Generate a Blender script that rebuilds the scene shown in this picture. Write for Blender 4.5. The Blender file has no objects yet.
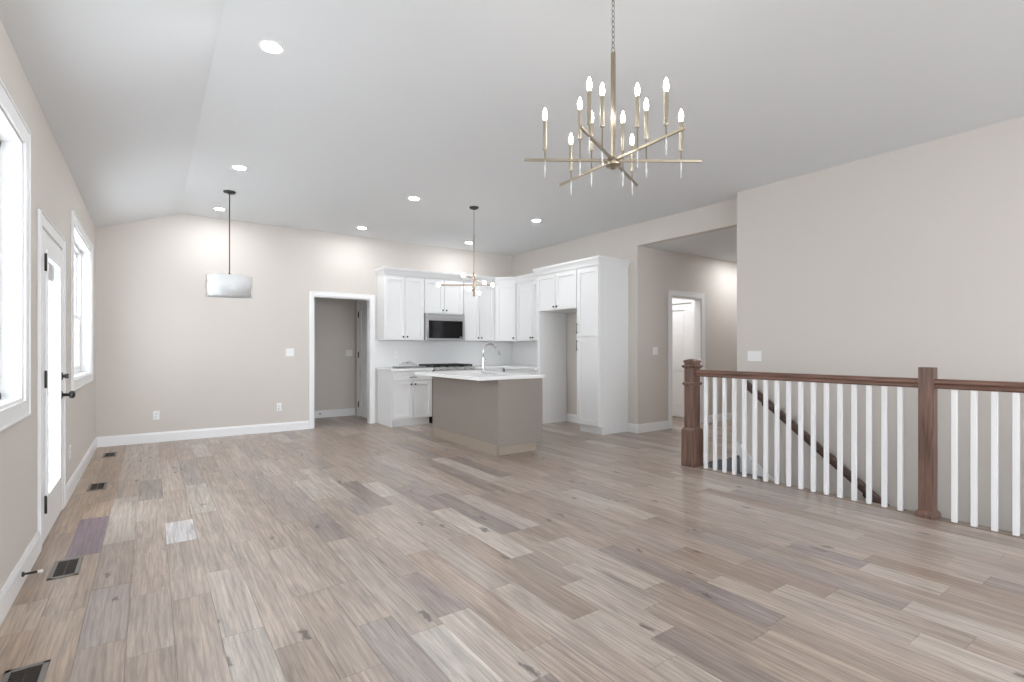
import bpy, bmesh, math, random
from mathutils import Vector, Matrix
random.seed(7)
PI = math.pi
S = bpy.context.scene
COL = S.collection

# ------------------------------------------------------------------ camera, world, exposure
cam_d = bpy.data.cameras.new('camera'); cam = bpy.data.objects.new('camera', cam_d); COL.objects.link(cam)
cam.location = (0, 0, 1.232); cam.rotation_euler = (PI/2, 0, -0.6144)
cam_d.sensor_width = 36; cam_d.lens = 18.0; cam_d.shift_y = 7.6/1024
cam_d.clip_start = .02; cam_d.clip_end = 200
S.camera = cam
W = bpy.data.worlds.new('daylight'); S.world = W; W.use_nodes = True
wb = W.node_tree.nodes['Background']; wb.inputs[0].default_value = (0.93, 0.985, 1.06, 1); wb.inputs[1].default_value = 2.9
vs = S.view_settings
S.display_settings.display_device = 'sRGB'
vs.view_transform = 'Standard'; vs.look = 'None'; vs.gamma = 1; vs.exposure = 1.2; vs.use_curve_mapping = False
S.cycles.use_denoising = True
S.cycles.max_bounces = 14; S.cycles.diffuse_bounces = 8; S.cycles.transparent_max_bounces = 12
S.cycles.sample_clamp_indirect = 6
CAN = 140.0      # recessed lamp lens emission
BULB = 16.0     # lamp bulbs

# ------------------------------------------------------------------ room numbers (metres)
XL, YB, XR, XW = -.56, 8.21, 5.79, 5.585
ZC, ZL, ZH, YH, YS = 3.05, 2.733, 2.734, 5.04, 3.366
RIDGE = .317
Y0 = -5.0                      # the room runs on behind the photographer and is left open there
ZLOW = -2.7

# ------------------------------------------------------------------ materials
def nt(name):
    m = bpy.data.materials.new(name); m.use_nodes = True
    t = m.node_tree; return m, t, t.nodes['Principled BSDF']
def mat(name, c, rough=.5, metal=0., spec=.5, noise=0., nscale=30., bump=0., bscale=200., coat=0.):
    m, t, b = nt(name)
    b.inputs['Base Color'].default_value = (*c, 1); b.inputs['Roughness'].default_value = rough
    b.inputs['Metallic'].default_value = metal; b.inputs['Specular IOR Level'].default_value = spec
    b.inputs['Coat Weight'].default_value = coat
    if noise or bump:
        tc = t.nodes.new('ShaderNodeTexCoord')
    if noise:
        n = t.nodes.new('ShaderNodeTexNoise'); n.inputs['Scale'].default_value = nscale; n.inputs['Detail'].default_value = 4
        t.links.new(tc.outputs['Object'], n.inputs['Vector'])
        r = t.nodes.new('ShaderNodeMapRange'); r.inputs[3].default_value = 1-noise; r.inputs[4].default_value = 1+noise
        t.links.new(n.outputs['Fac'], r.inputs[0])
        mx = t.nodes.new('ShaderNodeVectorMath'); mx.operation = 'SCALE'; mx.inputs[0].default_value = c
        t.links.new(r.outputs[0], mx.inputs['Scale']); t.links.new(mx.outputs[0], b.inputs['Base Color'])
    if bump:
        n2 = t.nodes.new('ShaderNodeTexNoise'); n2.inputs['Scale'].default_value = bscale
        t.links.new(tc.outputs['Object'], n2.inputs['Vector'])
        bp = t.nodes.new('ShaderNodeBump'); bp.inputs['Strength'].default_value = bump; bp.inputs['Distance'].default_value = .002
        t.links.new(n2.outputs['Fac'], bp.inputs['Height']); t.links.new(bp.outputs[0], b.inputs['Normal'])
    return m
def emit(name, c, s):
    m, t, b = nt(name)
    b.inputs['Base Color'].default_value = (*c, 1); b.inputs['Emission Color'].default_value = (*c, 1)
    b.inputs['Emission Strength'].default_value = s; return m
def clear(name, tint, rough, f0):          # thin clear pane: transparent with a fresnel sheen
    m = bpy.data.materials.new(name); m.use_nodes = True; t = m.node_tree; t.nodes.clear()
    o = t.nodes.new('ShaderNodeOutputMaterial'); mx = t.nodes.new('ShaderNodeMixShader')
    tr = t.nodes.new('ShaderNodeBsdfTransparent'); tr.inputs[0].default_value = (*tint, 1)
    gl = t.nodes.new('ShaderNodeBsdfGlossy'); gl.inputs['Roughness'].default_value = rough
    fr = t.nodes.new('ShaderNodeFresnel'); fr.inputs['IOR'].default_value = f0
    ge = t.nodes.new('ShaderNodeNewGeometry'); fm = t.nodes.new('ShaderNodeMix'); t.links.new(ge.outputs['Backfacing'], fm.inputs[0]); t.links.new(fr.outputs[0], fm.inputs[2]); fm.inputs[3].default_value = 0.0
    t.links.new(fm.outputs[0], mx.inputs[0]); t.links.new(tr.outputs[0], mx.inputs[1]); t.links.new(gl.outputs[0], mx.inputs[2])
    t.links.new(mx.outputs[0], o.inputs[0]); return m
def wood(name, dark, light, along='Z', rough=.35, scale=1.0):
    m, t, b = nt(name); b.inputs['Roughness'].default_value = rough
    tc = t.nodes.new('ShaderNodeTexCoord'); mp = t.nodes.new('ShaderNodeMapping')
    sc = {'X': (3, 60, 60), 'Y': (60, 3, 60), 'Z': (60, 60, 3)}[along]
    mp.inputs['Scale'].default_value = [s*scale for s in sc]
    n = t.nodes.new('ShaderNodeTexNoise'); n.inputs['Scale'].default_value = 1; n.inputs['Detail'].default_value = 6; n.inputs['Distortion'].default_value = .6
    r = t.nodes.new('ShaderNodeValToRGB')
    r.color_ramp.elements[0].position = .32; r.color_ramp.elements[0].color = (*dark, 1)
    r.color_ramp.elements[1].position = .72; r.color_ramp.elements[1].color = (*light, 1)
    t.links.new(tc.outputs['Object'], mp.inputs[0]); t.links.new(mp.outputs[0], n.inputs['Vector'])
    t.links.new(n.outputs['Fac'], r.inputs[0]); t.links.new(r.outputs[0], b.inputs['Base Color']); return m

M = {}
M['wall'] = mat('greige_wall_paint', (.615, .573, .53), .7, spec=.3, bump=.05, bscale=350)
M['ceil'] = mat('flat_white_ceiling_paint', (.725, .735, .74), .9, spec=.2, bump=.05, bscale=300)
M['trim'] = mat('white_trim_paint', (.80, .80, .80), .35, spec=.4)
M['cab'] = mat('white_cabinet_paint', (.79, .79, .785), .4, spec=.4)
M['quartz'] = mat('white_quartz', (.84, .835, .825), .18, noise=.03, nscale=6)
M['splash'] = mat('white_backsplash', (.78, .78, .775), .25, noise=.02, nscale=8)
M['taupe'] = mat('taupe_cabinet_stain', (.272, .236, .208), .45, noise=.05, nscale=18)
M['tan'] = mat('tan_base_board', (.34, .28, .225), .45, noise=.06, nscale=14)
M['steel'] = mat('brushed_steel', (.55, .55, .55), .3, 1.0, noise=.04, nscale=60)
M['chrome'] = mat('polished_nickel', (.62, .62, .61), .14, 1.0)
M['blackglass'] = mat('black_glass', (.006, .006, .007), .06)
M['iron'] = mat('cast_iron', (.012, .012, .012), .55)
M['black'] = mat('black_hardware', (.012, .011, .011), .4)
M['gap'] = mat('dark_recess', (.02, .02, .02), .8)
M['pull'] = mat('dark_nickel_pull', (.16, .155, .15), .35, .8)
M['brass'] = mat('champagne_brass', (.40, .345, .26), .3, 1.0)
M['sleeve'] = mat('satin_gold_sleeve', (.48, .43, .34), .3, .9)
M['rose'] = mat('aged_brass', (.50, .36, .26), .32, 1.0)
M['bronze'] = mat('dark_bronze', (.07, .065, .06), .4, .7)
M['chain'] = mat('grey_chain_metal', (.35, .34, .32), .35, 1.0)
M['bulb'] = emit('lit_candle_bulb', (1, .975, .94), BULB)
M['globe'] = emit('lit_globe_bulb', (1, .975, .94), 16)
M['lens'] = emit('lit_downlight_lens', (.96, .985, 1.02), CAN)
M['acrylic'] = mat('frosted_crystal', (.86, .86, .86), .15)
M['acrylic'].node_tree.nodes['Principled BSDF'].inputs['Alpha'].default_value = .38
M['glass'] = clear('window_glass', (.97, .985, .98), .02, 1.45)
M['wrap'] = clear('clear_plastic_wrap', (.985, .985, .985), .12, 1.4)
M['shade'] = mat('white_fabric_shade', (.66, .665, .665), .8)
M['walnut'] = wood('red_brown_stained_oak', (.075, .038, .027), (.205, .115, .082), 'Z')
M['walnut_y'] = wood('red_brown_stained_rail', (.09, .042, .029), (.225, .115, .079), 'Y')
M['carpet'] = mat('dark_grey_carpet', (.16, .175, .19), .95, noise=.25, nscale=180)
M['plate'] = mat('white_plastic_plate', (.80, .80, .79), .3)
M['register'] = mat('pewter_register', (.22, .20, .185), .45, .5)
M['grille'] = mat('dark_brown_grille', (.05, .04, .034), .5, .3)
M['rubber'] = mat('white_rubber_tip', (.75, .75, .74), .6)
M['paper'] = mat('grey_printed_paper', (.30, .30, .30), .6, noise=.4, nscale=25)
M['vinyl'] = mat('white_window_vinyl', (.82, .82, .82), .3)
M['blind'] = mat('pale_grey_blind', (.55, .56, .57), .5)

def floor_material():
    m, t, b = nt('wide_plank_oak'); N = t.nodes; Lk = t.links
    b.inputs['Roughness'].default_value = .33; b.inputs['Specular IOR Level'].default_value = .9
    at = N.new('ShaderNodeAttribute'); at.attribute_name = 'plank'
    tc = N.new('ShaderNodeTexCoord')
    off = N.new('ShaderNodeCombineXYZ')
    mm = []
    for k in (53.0, 31.0, 17.0):
        q = N.new('ShaderNodeMath'); q.operation = 'MULTIPLY'; q.inputs[1].default_value = k; Lk.new(at.outputs['Alpha'], q.inputs[0]); mm.append(q)
    for i in range(3): Lk.new(mm[i].outputs[0], off.inputs[i])
    ad = N.new('ShaderNodeVectorMath'); ad.operation = 'ADD'; Lk.new(tc.outputs['Object'], ad.inputs[0]); Lk.new(off.outputs[0], ad.inputs[1])
    def noise(scale, vec, detail=4, dist=0., rough=.6):
        mp = N.new('ShaderNodeMapping'); mp.inputs['Scale'].default_value = vec; Lk.new(ad.outputs[0], mp.inputs[0])
        n = N.new('ShaderNodeTexNoise'); n.inputs['Scale'].default_value = scale; n.inputs['Detail'].default_value = detail
        n.inputs['Distortion'].default_value = dist; n.inputs['Roughness'].default_value = rough
        Lk.new(mp.outputs[0], n.inputs['Vector']); return n
    def rng(src, a, b_, c, d):
        r = N.new('ShaderNodeMapRange'); r.inputs[1].default_value = a; r.inputs[2].default_value = b_; r.inputs[3].default_value = c; r.inputs[4].default_value = d
        Lk.new(src, r.inputs[0]); return r.outputs[0]
    def mul(a, b_):
        q = N.new('ShaderNodeMath'); q.operation = 'MULTIPLY'; Lk.new(a, q.inputs[0]); Lk.new(b_, q.inputs[1]); return q.outputs[0]
    g1 = rng(noise(1, (14, 1.3, 1), 5, 1.6).outputs['Fac'], .36, .64, .76, 1.13)          # broad cathedral figure
    g2 = rng(noise(1, (90, 4, 1), 4, .3).outputs['Fac'], .36, .64, .81, 1.10)              # fine grain
    st = rng(noise(1, (17, .8, 1), 6, 2.4).outputs['Fac'], .60, .70, 1.0, .60)           # dark mineral streaks
    # knots
    mp = N.new('ShaderNodeMapping'); mp.inputs['Scale'].default_value = (4.2, 1.7, 1); Lk.new(ad.outputs[0], mp.inputs[0])
    wn = noise(1, (22, 12, 1), 3); 
    wv = N.new('ShaderNodeVectorMath'); wv.operation = 'SCALE'; wv.inputs['Scale'].default_value = .34; Lk.new(wn.outputs['Color'], wv.inputs[0])
    wa = N.new('ShaderNodeVectorMath'); wa.operation = 'ADD'; Lk.new(mp.outputs[0], wa.inputs[0]); Lk.new(wv.outputs[0], wa.inputs[1])
    vo = N.new('ShaderNodeTexVoronoi'); vo.voronoi_dimensions = '2D'; vo.inputs['Scale'].default_value = 1; Lk.new(wa.outputs[0], vo.inputs['Vector'])
    kd = rng(vo.outputs['Distance'], .015, .085, 0.0, 1.0)
    sep = N.new('ShaderNodeSeparateColor'); Lk.new(vo.outputs['Color'], sep.inputs[0])
    pick = N.new('ShaderNodeMath'); pick.operation = 'GREATER_THAN'; pick.inputs[1].default_value = .70; Lk.new(sep.outputs[0], pick.inputs[0])
    inv = N.new('ShaderNodeMath'); inv.operation = 'SUBTRACT'; inv.inputs[0].default_value = 1; Lk.new(kd, inv.inputs[1])
    kn = mul(inv.outputs[0], pick.outputs[0])
    ck = rng(noise(1, (34, .55, 1), 5, 1.2).outputs['Fac'], .665, .715, 1.0, .42)         # fine dark checks
    mw_ = N.new('ShaderNodeMapping'); mw_.inputs['Scale'].default_value = (1, .10, 1); Lk.new(ad.outputs[0], mw_.inputs[0])
    wt = N.new('ShaderNodeTexWave'); wt.wave_type = 'BANDS'; wt.bands_direction = 'X'; wt.inputs['Scale'].default_value = 11; wt.inputs['Distortion'].default_value = 9
    wt.inputs['Detail'].default_value = 3; wt.inputs['Detail Scale'].default_value = 1.6; Lk.new(mw_.outputs[0], wt.inputs['Vector'])
    cath = rng(wt.outputs['Fac'], 0, .35, .84, 1.02)                                     # cathedral growth lines
    tot = mul(mul(mul(mul(g1, g2), st), ck), cath)
    sc = N.new('ShaderNodeVectorMath'); sc.operation = 'SCALE'; Lk.new(at.outputs['Color'], sc.inputs[0]); Lk.new(tot, sc.inputs['Scale'])
    mix = N.new('ShaderNodeMix'); mix.data_type = 'RGBA'
    Lk.new(rng(kn, 0, .7, 0, .85), mix.inputs['Factor']); Lk.new(sc.outputs[0], mix.inputs['A']); mix.inputs['B'].default_value = (.07, .05, .04, 1)
    Lk.new(mix.outputs['Result'], b.inputs['Base Color'])
    bp = N.new('ShaderNodeBump'); bp.inputs['Strength'].default_value = .08; bp.inputs['Distance'].default_value = .001
    Lk.new(g2, bp.inputs['Height']); Lk.new(bp.outputs[0], b.inputs['Normal'])
    return m
M['plank'] = floor_material()

# ------------------------------------------------------------------ mesh helpers
class MB:
    def __init__(s): s.bm = bmesh.new()
    def face(s, pts, smooth=False):
        f = s.bm.faces.new([s.bm.verts.new(p) for p in pts]); f.smooth = smooth; return f
    def box(s, x0, x1, y0, y1, z0, z1):
        v = [s.bm.verts.new((x, y, z)) for x in (x0, x1) for y in (y0, y1) for z in (z0, z1)]
        for q in ((0,1,3,2), (4,6,7,5), (0,4,5,1), (2,3,7,6), (0,2,6,4), (1,5,7,3)): s.bm.faces.new([v[i] for i in q])
        return s
    def loops(s, rings, closed=True, cap=True, smooth=True):
        vr = [[s.bm.verts.new(p) for p in r] for r in rings]; n = len(vr[0])
        for a, b in zip(vr, vr[1:]):
            for i in range(n if closed else n-1):
                f = s.bm.faces.new((a[i], a[(i+1) % n], b[(i+1) % n], b[i])); f.smooth = smooth
        if cap and closed:
            s.bm.faces.new(vr[0][::-1]); s.bm.faces.new(vr[-1])
        return s
    def prism(s, poly, axis, a, b):
        f = {'X': lambda p, t: (t, p[0], p[1]), 'Y': lambda p, t: (p[0], t, p[1]), 'Z': lambda p, t: (p[0], p[1], t)}[axis]
        return s.loops([[f(p, a) for p in poly], [f(p, b) for p in poly]], smooth=False)
    def lathe(s, prof, c=(0, 0, 0), seg=20, smooth=True, axis='Z', cap=True):
        rings = []
        for r, z in prof:
            r = max(r, 1e-4); ring = []
            for i in range(seg):
                a = 2*PI*i/seg; u, v = r*math.cos(a), r*math.sin(a)
                ring.append({'Z': (c[0]+u, c[1]+v, c[2]+z), 'Y': (c[0]+u, c[1]+z, c[2]+v), 'X': (c[0]+z, c[1]+u, c[2]+v)}[axis])
            rings.append(ring)
        return s.loops(rings, smooth=smooth, cap=cap)
    def sphere(s, c, r, seg=14, rings=9, sz=1.0):
        return s.lathe([(r*math.sin(PI*i/rings), -r*sz*math.cos(PI*i/rings)) for i in range(rings+1)], c, seg)
    def tube(s, pts, r, seg=10, cap=True):
        pts = [Vector(p) for p in pts]; rings = []
        rr = r if isinstance(r, (list, tuple)) else [r]*len(pts)
        t0 = (pts[1]-pts[0]).normalized(); up = Vector((0, 0, 1)) if abs(t0.z) < .9 else Vector((1, 0, 0))
        nrm = t0.cross(up).normalized()
        for i, p in enumerate(pts):
            t = (pts[min(i+1, len(pts)-1)]-pts[max(i-1, 0)]).normalized()
            nrm = (nrm - t*nrm.dot(t)).normalized(); bn = t.cross(nrm)
            rings.append([p+(nrm*math.cos(2*PI*k/seg)+bn*math.sin(2*PI*k/seg))*rr[i] for k in range(seg)])
        return s.loops(rings, cap=cap)
    def ring(s, c, R, r, ax=(0, 0, 1), seg=12, sub=6, stretch=1.0, long=(0, 0, 1)):   # chain link / torus
        ax = Vector(ax).normalized(); lo = Vector(long).normalized(); w = ax.cross(lo).normalized(); rings = []
        for i in range(seg):
            a = 2*PI*i/seg; d = lo*math.cos(a)*stretch+w*math.sin(a)
            rings.append([Vector(c)+d*R+(d.normalized()*math.cos(2*PI*k/sub)+ax*math.sin(2*PI*k/sub))*r for k in range(sub)])
        rings.append(rings[0]); return s.loops(rings, cap=False)
    def bar(s, A, B, prof, up=(0, 0, 1)):      # profile (side, up) swept straight from A to B, ends cut plumb
        A, B = Vector(A), Vector(B); d = (B-A).normalized(); side = d.cross(Vector(up)).normalized(); u = Vector(up)
        return s.loops([[P+side*p[0]+u*p[1] for p in prof] for P in (A, B)], smooth=False)
    def sweep(s, path, prof):                  # path in XY, profile (outward to the right of travel, z), mitred
        P = [Vector((p[0], p[1])) for p in path]; n = len(P); rings = []
        for i in range(n):
            ns = []
            for a, b in ((i-1, i), (i, i+1)):
                if a >= 0 and b < n:
                    d = (P[b]-P[a]).normalized(); ns.append(Vector((d.y, -d.x)))
            m = ns[0] if len(ns) == 1 else (ns[0]+ns[1])/(1+ns[0].dot(ns[1]))
            rings.append([(P[i].x+m.x*o, P[i].y+m.y*o, z) for o, z in prof])
        return s.loops(rings, smooth=False)
    def build(s, name, m, parent=None, M4=None, bevel=0., seg=2):
        if M4 is not None: bmesh.ops.transform(s.bm, matrix=M4, verts=s.bm.verts)
        bmesh.ops.recalc_face_normals(s.bm, faces=s.bm.faces)
        me = bpy.data.meshes.new(name); s.bm.to_mesh(me); s.bm.free(); me.materials.append(m)
        o = bpy.data.objects.new(name, me); COL.objects.link(o)
        if parent: o.parent = parent
        if bevel:
            b = o.modifiers.new('bevel', 'BEVEL'); b.width = bevel; b.segments = seg; b.limit_method = 'ANGLE'
        return o
def thing(name, label, cat, loc=(0, 0, 0), rz=0., group=None, kind=None):
    o = bpy.data.objects.new(name, None); COL.objects.link(o); o.location = loc; o.rotation_euler = (0, 0, rz)
    return tag(o, label, cat, group, kind)
def tag(o, label, cat, group=None, kind=None):
    o['label'] = label; o['category'] = cat
    if group: o['group'] = group
    if kind: o['kind'] = kind
    return o
def struct(name, mb, m, label, cat): return tag(mb.build(name, m), label, cat, kind='structure')
def kids(o): return [c for c in COL.objects if c.parent == o]
def copy_tree(o, parent=None):
    c = o.copy(); COL.objects.link(c)
    if parent: c.parent = parent
    for ch in kids(o): copy_tree(ch, c)
    return c
def copy_thing(o, loc, label, rz=None):
    c = copy_tree(o); c.location = loc; c['label'] = label
    if rz is not None: c.rotation_euler = (0, 0, rz)
    return c

# ------------------------------------------------------------------ floor: oak planks laid along the room
PW, PX0 = .165, -.413
RECTS = [(XL, 4.63, Y0, YS), (4.63, XW, Y0, -.66), (7.72, 7.9, YH+.3, 6.5), (3.09, 3.3, 8.36, 9.3), (XL, XR, YS, YB), (XR, 9.2, YS, YH), (2.045, 2.955, YB, YB+.12), (1.3, 3.09, YB+.12, 9.43),
         (6.57, 7.33, YH, YH+.12), (6.2, 7.72, YH+.12, 7.2), (4.63, XW, YS-.04, YS)]
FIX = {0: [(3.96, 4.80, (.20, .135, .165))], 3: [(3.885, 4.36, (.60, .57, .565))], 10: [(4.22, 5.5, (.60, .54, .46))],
       11: [(3.85, 4.74, (.29, .23, .20))], 12: [(4.09, 4.59, (.66, .60, .53)), (1.30, 1.74, (.60, .54, .46))],
       7: [(3.85, 4.58, (.33, .27, .23))], 5: [(6.8, 7.7, (.62, .56, .51))], 4: [(4.48, 5.45, (.58, .53, .46)), (2.0, 2.49, (.55, .52, .45))],
       13: [(3.02, 3.52, (.68, .62, .53)), (3.52, 4.3, (.32, .25, .225))], 15: [(2.81, 3.74, (.60, .54, .48))], 9: [(2.11, 2.61, (.34, .27, .24))],
       8: [(1.57, 2.05, (.68, .65, .58))], 16: [(2.26, 3.05, (.42, .33, .26)), (1.2, 1.66, (.30, .26, .25))], 20: [(2.46, 3.36, (.62, .57, .49))],
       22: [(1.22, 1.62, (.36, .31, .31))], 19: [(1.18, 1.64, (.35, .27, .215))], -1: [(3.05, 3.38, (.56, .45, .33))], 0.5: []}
PAL = [((.38, .302, .248), 34), ((.41, .336, .283), 24), ((.348, .274, .224), 14), ((.445, .375, .322), 11), ((.35, .288, .255), 8),
       ((.335, .25, .195), 7), ((.49, .425, .37), 6), ((.29, .232, .205), 5)]
WARM_LIGHT_PAL = [((.39, .285, .205), 4), ((.36, .255, .18), 3), ((.44, .335, .245), 2)]  # browner tint paints the warm, sheen-free light along the left wall into boards
def plank_color(pal):
    r = random.random()*sum(w for _, w in pal)
    for c, w in pal:
        r -= w
        if r <= 0: break
    k = random.uniform(.93, 1.07); return tuple(v*k for v in c)
fb = bmesh.new(); cl = fb.loops.layers.float_color.new('plank')
def add_plank(x0, x1, y0, y1, c, sd):
    g = .0006
    for (a, b, u, v) in RECTS:
        p0, p1, q0, q1 = max(x0, a), min(x1, b), max(y0, u), min(y1, v)
        if p1-p0 < .004 or q1-q0 < .004: continue
        p0 += g; p1 -= g; q0 += g; q1 -= g
        top = [fb.verts.new((x, y, 0)) for x, y in ((p0, q0), (p1, q0), (p1, q1), (p0, q1))]
        bot = [fb.verts.new((v_.co.x, v_.co.y, -.014)) for v_ in top]
        fs = [fb.faces.new(top), fb.faces.new(bot[::-1])]
        for i in range(4): fs.append(fb.faces.new((top[i], bot[i], bot[(i+1) % 4], top[(i+1) % 4])))
        for f in fs:
            for l in f.loops: l[cl] = (*c, sd)
for row in range(-1, 59):
    x0 = PX0+row*PW; fixed = sorted(FIX.get(row, [])); y = Y0-random.random()*1.0
    while y < 9.5:
        nxt = next((f for f in fixed if f[0] >= y-1e-6), None)
        if nxt and abs(nxt[0]-y) < 1e-6:
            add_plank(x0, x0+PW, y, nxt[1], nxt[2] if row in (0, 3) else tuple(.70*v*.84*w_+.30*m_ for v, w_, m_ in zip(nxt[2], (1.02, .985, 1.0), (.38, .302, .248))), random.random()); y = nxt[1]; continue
        ln = random.choice((.45, .6, .75, .9, 1.05, 1.2, 1.2, 1.5))*random.uniform(.92, 1.08)
        y1 = y+ln
        if nxt and y1 > nxt[0]-.25: y1 = nxt[0]
        add_plank(x0, x0+PW, y, y1, plank_color(WARM_LIGHT_PAL if row < 1 else PAL), random.random()); y = y1
me = bpy.data.meshes.new('floor'); fb.to_mesh(me); fb.free(); me.materials.append(M['plank'])
fl = bpy.data.objects.new('floor', me); COL.objects.link(fl)
tag(fl, 'wide plank light oak floor with mixed beige, grey and brown boards, warm light tinted in along the left wall', 'floor', kind='structure')
sub = MB()
for (a, b, u, v) in RECTS: sub.box(a, b, u, v, -.20, -.0142)
sf = sub.build('subfloor', M['gap'], fl)

# ------------------------------------------------------------------ ceiling and walls
c = MB()
c.prism([(XL-.16, ZL-.0578), (RIDGE, ZC), (RIDGE, ZC+.1), (XL-.16, ZL+.05)], 'Y', Y0, YB+.12)
c.box(RIDGE, XR+.12, Y0, YB+.12, ZC, ZC+.1)
c.box(XR+.121, 9.3, YS-.1, YH+.12, ZH, ZH+.1)
c.box(1.2, 3.3, YB+.12, 9.6, 2.60, 2.7)
c.box(6.1, 7.85, YH+.12, 7.3, ZH, ZH+.1)
struct('ceiling', c, M['ceil'], 'flat white ceiling sloping down to the left window wall', 'ceiling')

TL = .16
WINS = [(2.03, 3.75), (5.85, 7.50), (-1.5, .22)]; WZ0, WZ1 = .955, 2.335  # last opening is an added unseen window behind the camera, for daylight
PD0, PD1 = 4.265, 5.185
w = MB(); xs = (XL-TL, XL)
ys = [Y0, WINS[2][0], WINS[2][1], WINS[0][0], WINS[0][1], PD0, PD1, WINS[1][0], WINS[1][1], YB+.12]
for a, b in ((0, 1), (2, 3), (4, 5), (6, 7), (8, 9)): w.box(*xs, ys[a], ys[b], 0, ZL)
for a, b in WINS: w.box(*xs, a, b, 0, WZ0); w.box(*xs, a, b, WZ1, ZL)
w.box(*xs, PD0, PD1, 1.995, ZL)
struct('wall_left', w, M['wall'], 'greige wall on the left with two windows and the glass patio door', 'wall')
w = MB(); DK0, DK1, DT = 2.045, 2.955, 2.05
w.prism([(XL, 0), (DK0, 0), (DK0, ZC), (RIDGE, ZC), (XL, ZL)], 'Y', YB, YB+.12)
w.box(DK0, DK1, YB, YB+.12, DT, ZC); w.box(DK1, XR, YB, YB+.12, 0, ZC)
struct('wall_back', w, M['wall'], 'greige back wall with the cased doorway left of the kitchen', 'wall')
w = MB(); w.box(XR, XR+.12, YH, YB+.12, 0, ZC); w.box(XR, XR+.12, YS, YH, ZH, ZC)
struct('wall_right', w, M['wall'], 'greige wall behind the refrigerator alcove with header over the hall', 'wall')
w = MB(); w.box(XW, XW+.33, Y0, YS, ZLOW, ZC)
struct('wall_stair', w, M['wall'], 'tall greige wall behind the staircase railing', 'wall')
w = MB(); HD0, HD1, HT = 6.57, 7.33, 2.045
w.box(XR+.12, HD0, YH, YH+.12, 0, ZH); w.box(HD0, HD1, YH, YH+.12, HT, ZH); w.box(HD1, 9.2, YH, YH+.12, 0, ZH)
struct('wall_hall', w, M['wall'], 'greige hall wall with the cased doorway and double switch', 'wall')
w = MB(); w.box(9.2, 9.3, YS-.1, YH+.12, 0, ZH); w.box(XW+.33, 9.2, YS-.12, YS, 0, ZH)
struct('wall_hall_end', w, M['wall'], 'greige walls closing the hall out of sight', 'wall')
w = MB(); w.box(1.2, 3.25, 9.43, 9.55, 0, 2.6); w.box(1.2, 1.3, YB+.12, 9.43, 0, 2.6); w.box(3.09, 3.21, YB+.12, 8.40, 0, 2.6); w.box(3.09, 3.21, 8.40, 9.23, 2.045, 2.6); w.box(3.09, 3.21, 9.23, 9.43, 0, 2.6)
w.box(3.21, 3.3, 8.3, 9.5, 0, 2.6)
struct('wall_entry', w, M['wall'], 'greige walls of the small entry seen through the back doorway', 'wall')
w = MB(); w.box(6.1, 6.2, YH+.12, 7.2, 0, ZH); w.box(6.1, 7.85, 7.2, 7.3, 0, ZH)
w.box(7.72, 7.84, YH+.12, 5.50, 0, ZH); w.box(7.72, 7.84, 5.50, 6.30, 2.04, ZH); w.box(7.72, 7.84, 6.30, 7.2, 0, ZH); w.box(7.84, 7.9, 5.4, 6.4, 0, 2.2)
struct('wall_bedroom', w, M['wall'], 'pale walls of the room beyond the hall doorway', 'wall')
w = MB(); w.box(4.60, 4.72, -.66, YS-.05, ZLOW, -.2); w.box(4.60, XW, YS-.04, YS+.08, ZLOW, -.2); w.box(4.6, XW, -.76, -.66, ZLOW, -.2); w.box(4.5, XW+.3, Y0-.1, YS+.1, ZLOW-.1, ZLOW)
struct('wall_stairwell', w, M['wall'], 'greige enclosing walls of the stairwell below the floor', 'wall')

# baseboards
BB = [(0, 0), (.015, 0), (.015, .105), (.010, .118), (.007, .13), (0, .13)]
def base(name, paths, label):
    b = MB()
    for p in paths: b.sweep(p, BB)
    return struct(name, b, M['trim'], label, 'baseboard')
base('baseboard_left', [[(XL, Y0), (XL, PD0-.086)], [(XL, PD1+.086), (XL, YB-.015)]], 'white baseboard along the left window wall')
base('baseboard_back', [[(XL, YB), (1.98, YB)]], 'white baseboard along the back wall left of the doorway')
base('baseboard_right', [[(XR, 5.212), (XR, YH), (6.485, YH)], [(7.415, YH), (9.2, YH)]], 'white baseboard from the pantry around the hall corner')
base('baseboard_alcove', [[(XR, 6.63), (XR, 5.68)]], 'white baseboard at the back of the refrigerator alcove')
base('baseboard_entry', [[(1.3, 9.43), (3.09, 9.43)]], 'white baseboard seen through the back doorway')
base('baseboard_stair', [[(XW+.1, YS), (XW, YS), (XW, YS-.02)]][:0] or [[(XW, YS), (XW, YS-.10)]], 'short white baseboard piece at the head of the stairs')

# ------------------------------------------------------------------ casings
def casing(mb, x0, x1, z0, z1, cw=.085, th=.018, sill=False):   # around an opening, local frame, front at -y
    def pc(a, b, c_, d):
        mb.box(a, b, -th, 0, c_, d)
    pc(x0-cw, x0, z0 if not sill else z0-cw, z1+cw); pc(x1, x1+cw, z0 if not sill else z0-cw, z1+cw); pc(x0, x1, z1, z1+cw)
    if sill: pc(x0, x1, z0-cw, z0)
    e = .012
    for a, b, c_, d in ((x0-cw, x0-cw+e, z0 if not sill else z0-cw, z1+cw), (x1+cw-e, x1+cw, z0 if not sill else z0-cw, z1+cw), (x0-cw, x1+cw, z1+cw-e, z1+cw)):
        mb.box(a, b, -th-.006, -th+.001, c_, d)
    if sill: mb.box(x0-cw, x1+cw, -th-.006, -th+.001, z0-cw, z0-cw+e)
    return mb
def jamb(mb, x0, x1, z0, z1, depth, t=.018, bottom=False):
    mb.box(x0, x0+t, 0, depth, z0, z1); mb.box(x1-t, x1, 0, depth, z0, z1); mb.box(x0+t, x1-t, 0, depth, z1-t, z1)
    if bottom: mb.box(x0+t, x1-t, 0, depth, z0, z0+t)
    return mb
RL = PI/2      # turns a front (-y) to face +X, for things on the left wall
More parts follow.
